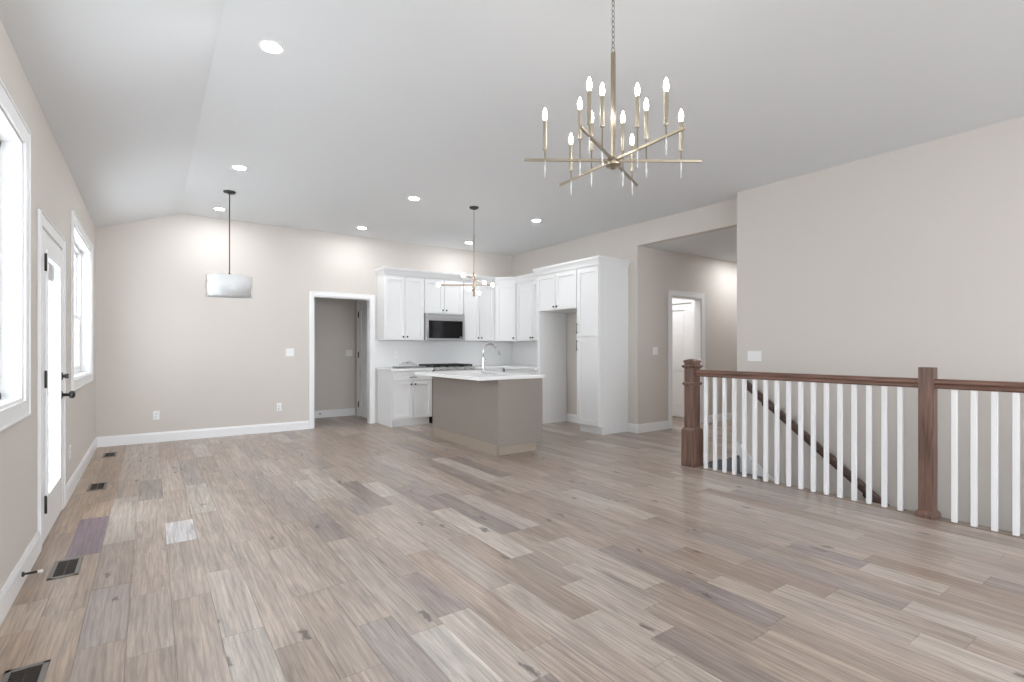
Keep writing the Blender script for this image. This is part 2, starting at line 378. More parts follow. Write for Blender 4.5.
RR = -PI/2     # turns a front to face -X, for things on the right wall

t1 = thing('trim_1', 'white casing of the doorway left of the kitchen cabinets', 'door casing', (0, YB, 0), kind='structure')
casing(MB(), DK0, DK1, 0, DT, .065, .014).build('casing', M['trim'], t1, bevel=.003)
jamb(MB(), DK0, DK1, 0, DT, .12).build('jamb', M['trim'], t1)
casing(MB(), -DK1, -DK0, 0, DT, .065, .014).build('casing', M['trim'], t1, Matrix.Translation((0, .12, 0)) @ Matrix.Rotation(PI, 4, 'Z'))
t2 = thing('trim_2', 'white casing of the hall doorway behind the newel post', 'door casing', (0, YH, 0), kind='structure')
casing(MB(), HD0, HD1, 0, HT).build('casing', M['trim'], t2, bevel=.003)
jamb(MB(), HD0, HD1, 0, HT, .12).build('jamb', M['trim'], t2)

# panel doors and hardware
def panel_door(parent, x0, x1, z0, z1, y0, y1, panels, m=None):
    m = m or M['trim']
    b = MB(); st = .115; zs = [z0]
    for a, c_ in panels: zs += [a, c_]
    zs.append(z1)
    b.box(x0, x0+st, y0, y1, z0, z1); b.box(x1-st, x1, y0, y1, z0, z1)
    for i in range(0, len(zs), 2): b.box(x0+st, x1-st, y0, y1, zs[i], zs[i+1])
    for a, c_ in panels:
        b.box(x0+st, x1-st, y0+.016, y1-.016, a, c_)
        b.box(x0+st+.035, x1-st-.035, y0+.009, y1-.009, a+.035, c_-.035)
    return b.build('slab', m, parent)
def hinges(parent, x, y, zs, w=.03):
    for z in zs:
        h = MB(); h.lathe([(.007, -.055), (.007, .055)], (x, y, z), 10); h.box(x-.002, x+w*.5, y+.003, y+.007, z-.05, z+.05); h.build('hinge', M['black'], parent)

d2 = thing('door_2', 'white two panel door with black hinges in the entry side wall', 'door', (3.09, 9.23, 0), RR, kind='structure')
panel_door(d2, .022, .80, .012, 2.03, .0, .035, [(.22, .95), (1.08, 1.93)])
jamb(MB(), 0, .825, 0, 2.045, .12).build('jamb', M['trim'], d2); casing(MB(), 0, .825, 0, 2.045, .06, .006).build('casing', M['trim'], d2)
hinges(d2, .02, -.010, (.22, 1.12, 1.85))
d3 = thing('door_3', 'white two panel door seen through the hall doorway', 'door', (7.72, 6.30, 0), RR, kind='structure')
panel_door(d3, .02, .78, .012, 2.03, .0, .035, [(.26, .85), (1.06, 1.92)])
jamb(MB(), 0, .80, 0, 2.04, .12).build('jamb', M['trim'], d3); casing(MB(), 0, .80, 0, 2.04, .08).build('casing', M['trim'], d3)

# patio door with full glass
d1 = thing('door_1', 'white full glass patio door with black hardware between the windows', 'door', (XL, PD0, 0), RL, kind='structure')
pw = PD1-PD0
casing(MB(), 0, pw, 0, 1.995, .085, .012).build('casing', M['trim'], d1, bevel=.003)
jamb(MB(), 0, pw, 0, 1.995, TL).build('jamb', M['trim'], d1)
s0, s1, l0, l1, lz0, lz1 = .020, pw-.020, .16, pw-.18, .27, 1.85
b = MB(); b.box(s0, l0, -.010, .034, .015, 1.975); b.box(l1, s1, -.010, .034, .015, 1.975); b.box(l0, l1, -.010, .034, .015, lz0); b.box(l0, l1, -.010, .034, lz1, 1.975)
b.build('slab', M['trim'], d1)
b = MB()
for a, c_, z0, z1 in ((l0-.02, l0+.018, lz0-.02, lz1+.02), (l1-.018, l1+.02, lz0-.02, lz1+.02), (l0, l1, lz0-.02, lz0+.018), (l0, l1, lz1-.018, lz1+.02)): b.box(a, c_, -.020, -.008, z0, z1)
b.build('lite_frame', M['trim'], d1, bevel=.003)
MB().box(l0, l1, .004, .008, lz0, lz1).build('pane', M['glass'], d1)
b = MB()
for k in range(9): b.box(l0+.02, l1-.02, .012, .026, lz1-.02-.012*k-.008, lz1-.02-.012*k)
b.box(l0+.018, l1-.018, .010, .028, lz1-.145, lz1-.132)
b.build('blind', M['blind'], d1)
MB().box(0, pw, .0, .14, -.0, .014).build('threshold', M['steel'], d1)
hinges(d1, .012, -.026, (.26, 1.04, 1.77))
kx = s1-.085
b = MB(); b.lathe([(.030, 0), (.030, -.008), (.012, -.012), (.011, -.045)], (kx, -.010, .885), 20, axis='Y'); b.lathe([(.006, -.042), (.024, -.050), (.029, -.062), (.026, -.076), (.010, -.083), (0, -.084)], (kx, -.010, .885), 20, axis='Y')
b.build('door_knob', M['black'], d1)
b = MB(); b.lathe([(.028, 0), (.028, -.010), (.010, -.014), (.010, -.026), (0, -.026)], (kx, -.010, 1.025), 20, axis='Y'); b.box(kx-.007, kx+.007, -.054, -.032, 1.008, 1.042)
b.build('deadbolt', M['black'], d1)

# double windows
def window(n, ya, yb, label):
    o = thing('window_%d' % n, label, 'window', (XL, ya, 0), RL, kind='structure'); W_ = yb-ya
    casing(MB(), 0, W_, WZ0, WZ1, .09, .014, True).build('casing', M['trim'], o, bevel=.003)
    jamb(MB(), 0, W_, WZ0, WZ1, TL, .015, True).build('jamb', M['trim'], o)
    f = MB(); y0, y1 = .08, .15
    jw = .035
    f.box(.015, .015+jw, y0, y1, WZ0+.015, WZ1-.015); f.box(W_-.015-jw, W_-.015, y0, y1, WZ0+.015, WZ1-.015)
    f.box(.015, W_-.015, y0, y1, WZ0+.015, WZ0+.05); f.box(.015, W_-.015, y0, y1, WZ1-.05, WZ1-.015)
    f.box(W_/2-.045, W_/2+.045, y0-.005, y1, WZ0+.015, WZ1-.015)
    f.build('window_frame', M['vinyl'], o, bevel=.003)
    zm = (WZ0+WZ1)/2-.08
    for a, c_ in ((.05, W_/2-.045), (W_/2+.045, W_-.05)):
        for (za, zb, yo) in ((WZ0+.05, zm+.02, .09), (zm-.02, WZ1-.05, .116)):
            s_ = MB(); k = .042
            s_.box(a, a+k, yo, yo+.024, za, zb); s_.box(c_-k, c_, yo, yo+.024, za, zb); s_.box(a+k, c_-k, yo, yo+.024, za, za+k); s_.box(a+k, c_-k, yo, yo+.024, zb-k, zb)
            so = s_.build('sash', M['vinyl'], o, bevel=.002)
            MB().box(a+k, c_-k, yo+.010, yo+.014, za+k, zb-k).build('pane', M['glass'], so)
        l = MB(); l.box((a+c_)/2-.03, (a+c_)/2+.03, .082, .109, zm+.02, zm+.032); l.lathe([(.010, 0), (.010, .012)], ((a+c_)/2, .096, zm+.03), 12); l.build('sash_lock', M['vinyl'], o)
    return o
window(1, *WINS[0], 'white double window nearest the camera cut by the left edge')
window(2, *WINS[1], 'white double window between the patio door and the back corner')
window(3, *WINS[2], 'added white double window behind the camera, unseen daylight source')  # unseen window put in to let more daylight into the near room

# floor edge at the stairwell
b = MB(); b.prism([(4.615, 0), (4.62, .004), (4.715, .004), (4.728, -.002), (4.728, -.02), (4.615, -.02)], 'Y', -.66, YS-.05)
struct('trim_3', b, wood('oak_nosing', (.17, .13, .105), (.30, .24, .195), 'Y'), 'brown oak nosing under the railing along the stairwell edge', 'trim')
b = MB(); b.prism([(-.66, -.2), (YS-.05, -.2), (YS-.05, -.022), (-.66, -.022)], 'X', 4.632, 4.72); 
struct('trim_4', b, M['trim'], 'white fascia board under the stairwell floor edge', 'trim')

# ------------------------------------------------------------------ staircase going down beside the wall
RISE, RUN, NST = .193, .25, 13
st = thing('stairs', 'dark grey carpeted stairs going down behind the white balusters', 'stairs', (4.73, YS-.05, 0), kind='structure')
b = MB(); pts = [(0, -.205)]
poly = [(.008, -.021), (0, -.021)]
for k in range(NST):
    poly += [(-RUN*k, -RISE*(k+1)), (-RUN*(k+1)-.02, -RISE*(k+1))] if k else [(0, -RISE), (-RUN-.02, -RISE)]
    if k < NST-1: poly += [(-RUN*(k+1)-.02, -RISE*(k+1)-.03), (-RUN*(k+1), -RISE*(k+1)-.03)]
poly += [(-RUN*NST-.02, ZLOW+.001), (.008, ZLOW+.001)]
clean = []
for p in poly:
    if not clean or (abs(p[0]-clean[-1][0])+abs(p[1]-clean[-1][1])) > 1e-6: clean.append(p)
b.prism(clean, 'X', .0, XW-4.73-.025); b.build('treads', M['carpet'], st)
b = MB(); sl = RISE/RUN
b.prism([(.05, .13), (.05, -.3), (-RUN*NST, -.3-sl*RUN*NST), (-RUN*NST, .02-sl*RUN*NST+.04), (-.11, -.02)] if False else [(.04, .15), (.04, -.3), (-RUN*NST, -.3-sl*RUN*NST), (-RUN*NST, .095-sl*RUN*NST), (-.0, .095), (-.0, .15)], 'X', XW-4.73-.022, XW-4.73-.002)
b.build('skirt_board', M['trim'], st)

# ------------------------------------------------------------------ landing railing
RX = 4.655
ra = thing('stair_railing', 'dark wood railing with white square balusters guarding the stairwell', 'railing', (RX, YS, 0))
def L(y): return y-YS
def sq(mb, y, h0, h1, z0, z1, z0b=None):
    mb.box(-h0, h0, L(y)-h0, L(y)+h0, z0, z1)
n = MB(); ny = 3.31
sq(n, ny, .078, 0, 0.0, .37)
n.loops([[(sx*h, L(ny)+sy*h, z) for sx, sy in ((-1, -1), (1, -1), (1, 1), (-1, 1))] for h, z in ((.078, .37), (.078, .385), (.060, .405))], smooth=False)
sq(n, ny, .057, 0, .40, 1.085)
np_ = n.build('newel_post', M['walnut'], ra, bevel=.003)
for z, e in ((.865, .012), (1.045, .016)):
    k = MB(); h = .057
    k.loops([[(sx*(h+o), L(ny)+sy*(h+o), z+dz) for sx, sy in ((-1, -1), (1, -1), (1, 1), (-1, 1))] for o, dz in ((.0, -.022), (e, -.008), (e+.004, .004), (e, .012), (0, .016))], smooth=False)
    k.build('collar', M['walnut'], np_)
k = MB(); h = .057
k.loops([[(sx*(h+o), L(ny)+sy*(h+o), 1.085+dz) for sx, sy in ((-1, -1), (1, -1), (1, 1), (-1, 1))] for o, dz in ((0, 0), (.008, .004), (.008, .018), (-.004, .026), (-.03, .036), (-.056, .040))], smooth=False)
k.build('cap', M['walnut'], np_)
n = MB(); ny2 = 1.31
sq(n, ny2, .046, 0, 0.0, 1.095); n2 = n.build('newel_post', M['walnut'], ra, bevel=.004)
k = MB(); h = .046
k.loops([[(sx*(h+o), L(ny2)+sy*(h+o), z) for sx, sy in ((-1, -1), (1, -1), (1, 1), (-1, 1))] for o, z in ((.016, .0), (.016, .026), (.011, .038), (.004, .048), (.001, .052))], smooth=False)
k.build('foot_molding', M['walnut'], n2)
RUP = .038
RP = [(-.030, .915), (-.022, .905), (.022, .905), (.030, .915), (.030, .928), (.024, .936), (.030, .946), (.028, .960), (.016, .972), (0, .975), (-.016, .972), (-.028, .960), (-.030, .946), (-.024, .936), (-.030, .928)]
def rail(y0, y1):
    b = MB(); b.prism([(p[0]*1.05, p[1]+RUP) for p in RP], 'Y', L(y0), L(y1)); b.build('handrail', M['walnut_y'], ra)
rail(1.356, 3.253); rail(-.55, 1.264)
by = [3.146-.1043*i for i in range(17)]+[1.157-.1055*i for i in range(16)]
b0 = None
for y in by:
    if b0 is None:
        b0 = MB().box(-.016, .016, -.016, .016, .004, .95).build('baluster', M['trim'], ra, bevel=.002); o = b0
    else:
        o = b0.copy(); COL.objects.link(o); o.parent = ra
    o.location = (0, L(y), 0)
n = MB(); sq(n, -.6, .046, 0, 0, 1.095); n.build('newel_post', M['walnut'], ra, bevel=.004)

# wall handrail
hr = thing('wall_handrail', 'dark wood handrail sloping down the stairwell wall behind balusters', 'handrail', (XW, 3.243, .86))
b = MB(); A = Vector((-.075, 0, -.0)); B = Vector((-.075, -3.3, -.0-3.3*.785))
b.bar(A, B, [(-.022, -.048), (.022, -.048), (.028, -.012), (.021, .0), (.028, .014), (.018, .044), (-.018, .044), (-.028, .014), (-.021, 0), (-.028, -.012)]); b.build('rail', wood('dark_stained_rail', (.05, .028, .021), (.12, .07, .052), 'Y'), hr)
for y in (-.22, -1.2, -2.3, -3.1):
    z = y*.785
    k = MB(); k.lathe([(.028, 0), (.028, -.006), (.01, -.01)], (0, y, z-.09), 14, axis='X'); k.tube([(0, y, z-.09), (-.045, y, z-.09), (-.072, y, z-.075), (-.075, y, z-.04)], .007, 8); k.build('bracket', M['black'], hr)

# ------------------------------------------------------------------ cabinets
def knob(parent, x, y, z):
    k = MB(); k.lathe([(.006, 0), (.006, -.012), (.014, -.016), (.0155, -.022), (.012, -.028), (0, -.029)], (x, y, z), 14, axis='Y'); return k.build('knob', M['black'], parent)
def pull(parent, x0, x1, y, z, vert=False):
    k = MB(); r = .006
    if vert:
        k.tube([(x0, y-.03, z), (x0, y-.03, x1)], r, 10)
        for zz in (z+.02, x1-.02): k.tube([(x0, y, zz), (x0, y-.03, zz)], .005, 8)
    else:
        k.tube([(x0, y-.03, z), (x1, y-.03, z)], r, 10)
        for xx in (x0+.02, x1-.02): k.tube([(xx, y, z), (xx, y-.03, z)], .005, 8)
    return k.build('pull', M['pull'], parent)
def shaker(parent, x0, x1, z0, z1, y, name='door', fw=.062, m=None, M4=None):
    g = .004; x0 += g; x1 -= g; z0 += g; z1 -= g; b = MB(); t = .022; y1 = y; y0 = y-t
    b.box(x0, x0+fw, y0, y1, z0, z1); b.box(x1-fw, x1, y0, y1, z0, z1); b.box(x0+fw, x1-fw, y0, y1, z0, z0+fw); b.box(x0+fw, x1-fw, y0, y1, z1-fw, z1)
    b.box(x0+fw, x1-fw, y0+.016, y1, z0+fw, z1-fw)
    return b.build(name, m or M['cab'], parent, M4)
def slab_front(parent, x0, x1, z0, z1, y, name='drawer', fw=.035):
    return shaker(parent, x0, x1, z0, z1, y, name, fw)
UB, UT = 1.37, 2.45
def upper(label, loc, rz, w, z0, z1, d=.31, knobs='pair', two=True):
    o = thing('wall_cabinet', label, 'cabinet', (*loc, z0), rz); H = z1-z0
    MB().box(.001, w-.001, -d, -.001, 0, H).build('body', M['cab'], o)
    if two:
        for a, b_, kx_ in ((.004, w/2, w/2-.035), (w/2, w-.004, w/2+.035)):
            dr = shaker(o, a, b_, .004, H-.035, -d); knob(dr, kx_, -d-.02, .055)
    return o
upper('tall white wall cabinet left of the microwave', (3.065, YB), 0, .690, UB, UT)
upper('short white wall cabinet directly above the microwave', (3.757, YB), 0, .753, 1.835, UT)
upper('tall white wall cabinet right of the microwave', (4.512, YB), 0, .666, UB, UT)
# diagonal corner cabinet
o = thing('corner_wall_cabinet', 'white diagonal corner wall cabinet with a single door', 'cabinet', (5.18, YB, UB))
H = UT-UB
MB().prism([(.001, -.001), (.001, -.33), (.28, -.609), (.609, -.609), (.609, -.001)], 'Z', 0, H).build('body', M['cab'], o)
M4 = Matrix.Translation((.001, -.33, 0)) @ Matrix.Rotation(-PI/4, 4, 'Z')
dl = .28*math.sqrt(2)
dr = shaker(o, .012, dl-.012, .004, H-.035, 0.0, M4=M4)
k = knob(dr, 0, 0, 0); k.data.transform(M4 @ Matrix.Translation((dl-.055, -.02, .055)))
upper('tall white wall cabinet between the corner cabinet and refrigerator alcove', (XR, 7.599), RR, .955, UB, UT)
# refrigerator surround
o = thing('refrigerator_cabinet', 'white double door cabinet bridging over the empty refrigerator alcove', 'cabinet', (XR, 6.640, 1.835), RR)
MB().box(.002, .963, -.59, -.001, 0, UT-1.835).build('body', M['cab'], o)
for a, b_, kx_ in ((.004, .4825, .4475), (.4825, .961, .5175)):
    dr = shaker(o, a, b_, .004, UT-1.835-.035, -.59); knob(dr, kx_, -.61, .055)
k = MB(); k.lathe([(.03, 0), (.03, -.012), (.02, -.018), (0, -.018)], (.62, -.12, 0), 14); k.build('bumper', M['black'], o)
tag(MB().box(0, .59, -.0, .06, 0, 1.833).build('cabinet_panel', M['cab']), 'tall white side panel closing the left of the refrigerator alcove', 'cabinet panel').location = (5.18, 6.570, 0)
# pantry
o = thing('pantry_cabinet', 'tall white pantry cabinet at the end of the kitchen run', 'cabinet', (XR, 5.675, 0), RR); pwid = .46
b = MB(); b.box(.001, pwid-.02, -.59, -.001, .115, UT); b.prism([(-.001, 0), (-.535, 0), (-.535, .115), (-.59, .115), (-.59, UT), (-.001, UT)], 'X', pwid-.02, pwid)
b.build('body', M['cab'], o)
MB().box(.001, pwid-.02, -.535, -.52, .001, .115).build('toe_kick', M['cab'], o)
for z0, z1, pz in ((.125, 1.400, (1.20, 1.36)), (1.405, UT-.035, (1.45, 1.61))):
    dr = shaker(o, .004, pwid-.004, z0, z1, -.59, fw=.07); pull(dr, .032, pz[1], -.61, pz[0], True)
# crown mouldings
CR = [(0, -.07), (.004, -.07), (.009, -.045), (.022, -.015), (.040, .008), (.047, .018), (.047, .030), (.052, .034), (.052, .045), (0, .045)]
CRt = [(a, UT+.045+z) for a, z in CR]
b = MB(); b.sweep([(3.064, YB-.002), (3.064, YB-.331), (5.172, YB-.331), (5.459, 7.592), (5.459, 6.712)], CRt); b.box(3.07, 5.45, YB-.325, YB-.01, UT+.001, UT+.012)
tag(b.build('crown_molding', M['cab']), 'white crown molding over the lower run of wall cabinets', 'crown molding')
b = MB(); b.sweep([(5.455, 6.641), (5.179, 6.641), (5.179, 5.213), (XR-.002, 5.213)], CRt)
tag(b.build('crown_molding', M['cab']), 'white crown molding over the refrigerator alcove and pantry', 'crown molding')

# base cabinets
def base_cab(label, loc, rz, w, endpanel=False, layout='drawer_doors'):
    o = thing('base_cabinet', label, 'cabinet', (*loc, 0), rz)
    b = MB(); b.box(.001, w-.001, -.59, -.012, .115, .874)
    if endpanel: b.prism([(-.012, .0), (-.545, 0), (-.59, 0.0), (-.61, .0), (-.61, .874), (-.012, .874)], 'X', -.0, .016)
    b.build('body', M['cab'], o)
    MB().box(.017, w-.03, -.545, -.53, .001, .115).build('toe_kick', M['cab'], o)
    x0 = .02 if endpanel else .004
    dr = slab_front(o, x0, w-.004, .725, .862, -.59); pull(dr, w/2-.06, w/2+.06, -.61, .778)
    mid = (x0+w-.004)/2
    for a, b_, kx_ in ((x0, mid, mid-.035), (mid, w-.004, mid+.035)):
        d_ = shaker(o, a, b_, .12, .718, -.59); knob(d_, kx_, -.61, .665)
    return o
base_cab('white base cabinet with drawer left of the range', (3.065, YB), 0, .705, True)
base_cab('white base cabinet right of the range behind the island', (4.545, YB), 0, .63)
base_cab('white base cabinet on the right wall beside the alcove panel', (XR, 7.575), RR, .935)
b = MB(); b.box(3.05, 3.773, YB-.645, YB-.002, .876, .914)
ct = tag(b.build('countertop', M['quartz'], bevel=.003), 'white quartz countertop left of the range', 'countertop')
b = MB(); b.prism([(4.541, YB-.002), (4.541, YB-.645), (XR-.645, YB-.645), (XR-.645, 6.640), (XR-.002, 6.640), (XR-.002, YB-.002)], 'Z', .876, .914)
tag(b.build('countertop', M['quartz'], bevel=.003), 'white L-shaped quartz countertop turning the kitchen corner', 'countertop')
b = MB(); b.box(3.02, XR-.002, YB-.010, YB-.001, .916, UB-.002); b.box(XR-.010, XR-.001, 6.640, YB-.011, .916, UB-.002)
tag(b.build('backsplash', M['splash']), 'plain white backsplash between the counters and wall cabinets', 'backsplash')

# microwave
o = thing('microwave', 'stainless over-range microwave with a black glass door', 'microwave', (3.760, YB, 1.372)); mw, mh, md = .746, .458, .37
MB().box(0, mw, -md, -.012, 0, mh).build('body', M['steel'], o)
b = MB(); b.box(.0, mw, -md-.022, -md-.001, .0, .36)
dr = b.build('door', M['steel'], o, bevel=.003)
MB().box(.05, mw-.05, -md-.026, -md-.021, .035, .335).build('window', M['blackglass'], dr)
b = MB(); b.tube([(.02, -md-.05, .06), (.02, -md-.05, .32)], .008, 10); b.tube([(.02, -md-.02, .08), (.02, -md-.05, .08)], .006, 8); b.tube([(.02, -md-.02, .30), (.02, -md-.05, .30)], .006, 8)
bb = b; bb.build('handle', M['steel'], dr)
b = MB(); b.box(0, mw, -md-.016, -md-.001, .366, mh)
vg = b.build('vent_panel', M['steel'], o, bevel=.003)
b = MB()
for i in range(14): b.box(.05+i*.047, .085+i*.047, -md-.018, -md-.0155, mh-.03, mh-.024)
b.build('vent_slots', M['gap'], vg)
MB().box(mw-.11, mw-.055, -md-.0275, -md-.0255, .05, .065).build('control_strip', M['steel'], dr)

# range
o = thing('gas_range', 'slide-in gas range with black grates behind the island', 'range', (3.777, YB, 0)); rw = .754
b = MB(); b.box(0, rw, -.66, -.02, .06, .905); b.box(.0, rw, -.60, -.05, .002, .06); b.build('body', M['black'], o)
MB().box(0, rw, -.665, -.012, .905, .922).build('cooktop', M['steel'], o, bevel=.003)
b = MB(); b.box(.005, rw-.005, -.70, -.66, .20, .76); dr = b.build('oven_door', M['steel'], o, bevel=.004)
MB().box(.10, rw-.10, -.704, -.699, .30, .64).build('window', M['blackglass'], dr)
b = MB(); b.tube([(.06, -.75, .71), (rw-.06, -.75, .71)], .011, 10); b.tube([(.08, -.70, .71), (.08, -.75, .71)], .008, 8); b.tube([(rw-.08, -.70, .71), (rw-.08, -.75, .71)], .008, 8); b.build('handle', M['steel'], dr)
MB().box(.005, rw-.005, -.70, -.66, .07, .19).build('drawer', M['steel'], o, bevel=.004)
b = MB(); b.prism([(-.665, .77), (-.70, .77), (-.710, .80), (-.690, .926), (-.665, .926)], 'X', 0, rw); b.build('control_panel', M['steel'], o)
for i in range(5):
    k = MB(); k.lathe([(.024, 0), (.024, -.012), (.019, -.018), (.018, -.040), (.014, -.043), (0, -.043)], (.09+i*.1435, -.692, .905), 16, axis='Y'); k.build('control_knob', M['chrome'], o)
for i in range(3):
    g = MB(); x0, x1 = .02+i*.24, .02+i*.24+.232; z = .965
    for x in (x0, (x0+x1)/2, x1): g.box(x-.007, x+.007, -.62, -.05, z-.03, z)
    for y in (-.62, -.48, -.335, -.19, -.06): g.box(x0, x1, y-.007, y+.007, z-.03, z)
    for x in (x0, x1):
        for y in (-.615, -.335, -.057): g.box(x-.008, x+.008, y-.008, y+.008, .922, z)
    g.build('grate', M['iron'], o)
for x, y in ((.14, -.48), (.14, -.19), (.61, -.48), (.61, -.19), (.377, -.335)):
    k = MB(); k.lathe([(.05, 0), (.05, .008), (.035, .012), (.033, .02), (0, .021)], (x, y, .922), 18); k.build('burner', M['iron'], o)

# paperwork in clear film on the left counter
def sheetpile(name, label, cat, loc, rz, w, d, h, m):
    o = MB(); nl = 5
    for i in range(nl):
        jx, jy = random.uniform(-.006, .006), random.uniform(-.006, .006)
        o.box(-w/2+jx, w/2+jx, -d/2+jy, d/2+jy, h*i/nl, h*(i+.85)/nl)
    ob = o.build(name, m); ob.location = loc; ob.rotation_euler = (0, 0, rz); return tag(ob, label, cat)
sheetpile('manual_stack', 'flat pile of grey appliance manuals on the counter left of the range', 'papers', (3.45, 7.86, .9145), .12, .42, .26, .028, M['paper'])
b = MB(); nu, nv = 14, 10; V = {}
for i in range(nu+1):
    for j in range(nv+1):
        u, v = i/nu-.5, j/nv-.5; e = max(0, 1-(2*abs(u))**3)*max(0, 1-(2*abs(v))**3)
        V[i, j] = b.bm.verts.new((u*.30, v*.18, .004+e*(.03+.06*random.random())))
for i in range(nu):
    for j in range(nv): b.bm.faces.new((V[i, j], V[i+1, j], V[i+1, j+1], V[i, j+1]))
ob = b.build('plastic_bag', M['wrap']); ob.location = (3.46, 7.87, .944); ob.rotation_euler = (0, 0, .2); md_ = ob.modifiers.new('thick', 'SOLIDIFY'); md_.thickness = .001; md_.offset = 1
tag(ob, 'crumpled clear plastic bag lying on the pile of manuals', 'plastic bag')

# ------------------------------------------------------------------ island
IX0, IX1, IY0, IY1 = 3.24, 3.90, 4.87, 6.53
o = thing('kitchen_island', 'taupe kitchen island base with tan bottom board under white counter', 'island', (IX0, IY0, 0)); iw, il = IX1-IX0, IY1-IY0
b = MB(); b.box(.012, iw-.022, .012, .30, .10, .874); b.box(.012, iw-.022, 1.10, il-.012, .10, .874); b.box(.012, iw-.022, .30, 1.10, .10, .66); b.box(.012, .03, .30, 1.10, .66, .874); b.box(.03, iw-.10, .045, il-.03, .0, .10); b.build('body', M['taupe'], o)
MB().box(0, .012, .022, il, .125, .874).build('back_panel', M['taupe'], o)
MB().box(.022, iw-.022, 0, .012, .115, .874).build('end_panel', M['taupe'], o)
MB().box(.022, iw-.022, il-.012, il, .115, .874).build('end_panel', M['taupe'], o)
tn = MB().box(-.002, .022, -.002, .022, 0.0, .874).build('corner_stile', M['taupe'], o)
MB().box(-.004, .012, .022, il, 0, .125).build('base_board', M['tan'], o)
MB().box(.022, iw-.085, .03, .04, 0, .115).build('base_board', M['tan'], o)
for i in range(3):
    a = .01+i*(il-.02)/3; bq = a+(il-.02)/3
    M4 = Matrix.Translation((iw-.022, 0, 0)) @ Matrix.Rotation(PI/2, 4, 'Z')
    d_ = shaker(o, a, bq, .12, .868, 0, m=M['taupe'], M4=M4)
    k = knob(d_, 0, 0, 0); k.data.transform(M4 @ Matrix.Translation((bq-.04, -.02, .80)))
# counter with sink cut-out
SX0, SX1, SY0, SY1 = 3.50, 3.86, 5.22, 5.92
CX0, CX1, CY0, CY1 = 2.95, 3.908, 4.84, 6.50
b = MB()
ob_ = [(CX0, CY0), (CX1, CY0), (CX1, CY1), (CX0, CY1)]; ib_ = [(SX0, SY0), (SX1, SY0), (SX1, SY1), (SX0, SY1)]
vv = {}
for nm, pl in (('o', ob_), ('i', ib_)):
    for k_, p in enumerate(pl):
        for z in (.876, .914): vv[nm, k_, z] = b.bm.verts.new((*p, z))
for k_ in range(4):
    q = (k_+1) % 4
    for z in (.876, .914): b.bm.faces.new((vv['o', k_, z], vv['o', q, z], vv['i', q, z], vv['i', k_, z]))
    for nm in 'oi': b.bm.faces.new((vv[nm, k_, .876], vv[nm, q, .876], vv[nm, q, .914], vv[nm, k_, .914]))
tag(b.build('countertop', M['quartz'], bevel=.004), 'white quartz island countertop overhanging on the left', 'countertop')
b = MB(); z0, z1, t = .69, .8755, .006
a0, a1, c0, c1 = SX0-.006, SX1+.006, SY0-.006, SY1+.006
b.box(a0, a1, c0, c1, z0, z0+t); b.box(a0, a0+t, c0, c1, z0, z1); b.box(a1-t, a1, c0, c1, z0, z1); b.box(a0, a1, c0, c0+t, z0, z1); b.box(a0, a1, c1-t, c1, z0, z1)
sk = tag(b.build('sink', M['steel']), 'stainless undermount sink set into the island countertop', 'sink')
MB().lathe([(.045, z0+t), (.045, z0+t+.003), (.03, z0+t+.004), (0, z0+t+.002)], ((SX0+SX1)/2, (SY0+SY1)/2, 0), 18).build('drain', M['chrome'], sk)
fa = thing('kitchen_faucet', 'chrome gooseneck pull-down faucet on the island counter', 'faucet', (3.435, 5.50, .914))
b = MB(); b.lathe([(.028, 0), (.028, .006), (.024, .010), (.020, .10), (.0145, .20), (.0125, .24)], (0, 0, 0), 18); b.build('body', M['chrome'], fa)
b = MB(); R_ = .105; pts = [(0, 0, .235), (0, 0, .27)]
for i in range(13):
    a = PI-PI*.84*i/12; pts.append((R_+R_*math.cos(a), 0, .275+R_*math.sin(a)))
b.tube(pts, .0115, 12); b.build('spout', M['chrome'], fa)
e = Vector(pts[-1]); d_ = (Vector(pts[-1])-Vector(pts[-2])).normalized()
b = MB(); b.tube([e-d_*.005, e+d_*.02, e+d_*.075, e+d_*.10], [.0125, .0145, .0175, .014], 14); b.build('spray_head', M['steel'], fa)
b = MB(); b.tube([(0, -.018, .12), (0, -.04, .125), (.0, -.055, .15), (0, -.062, .19)], [.008, .008, .006, .005], 10); b.build('lever', M['chrome'], fa)

# ------------------------------------------------------------------ wall plates
def plate(name, label, cat, loc, rz, gangs, outlet=False):
    o = thing(name, label, cat, loc, rz); w_ = .07+.046*(gangs-1)
    MB().box(-w_/2, w_/2, -.006, -.0005, -.0575, .0575).build('plate', M['plate'], o, bevel=.002)
    for g in range(gangs):
        x = (g-(gangs-1)/2)*.046
        if outlet:
            for dz in (-.02, .02):
                r_ = MB(); r_.lathe([(.0165, -.006), (.0165, -.0085), (0, -.0085)], (x, 0, dz), 16, axis='Y'); so = r_.build('receptacle', M['plate'], o)
                s_ = MB(); s_.box(x-.007, x-.005, -.0092, -.0083, dz-.004, dz+.006); s_.box(x+.005, x+.007, -.0092, -.0083, dz-.004, dz+.006); s_.build('slot', M['gap'], so)
        else:
            r_ = MB(); r_.prism([(-.006, -.033), (-.008, -.033), (-.0115, .033), (-.006, .033)], 'X', x-.0165, x+.0165); r_.build('rocker', M['plate'], o)
    return o
plate('switch_plate', 'white double light switch on the back wall left of the doorway', 'light switch', (1.705, YB, 1.175), 0, 2)
plate('switch_plate', 'white switch plate inside the entry seen through the back doorway', 'light switch', (2.985, 9.43, 1.15), 0, 2)
plate('switch_plate', 'white double light switch beside the hall doorway', 'light switch', (6.185, YH, 1.197), 0, 2)
plate('switch_plate', 'white triple light switch on the wall above the stair railing', 'light switch', (XW, 3.152, 1.148), RR, 3)
plate('wall_outlet', 'white outlet low on the back wall near the left corner', 'outlet', (.06, YB, .355), 0, 1, True)
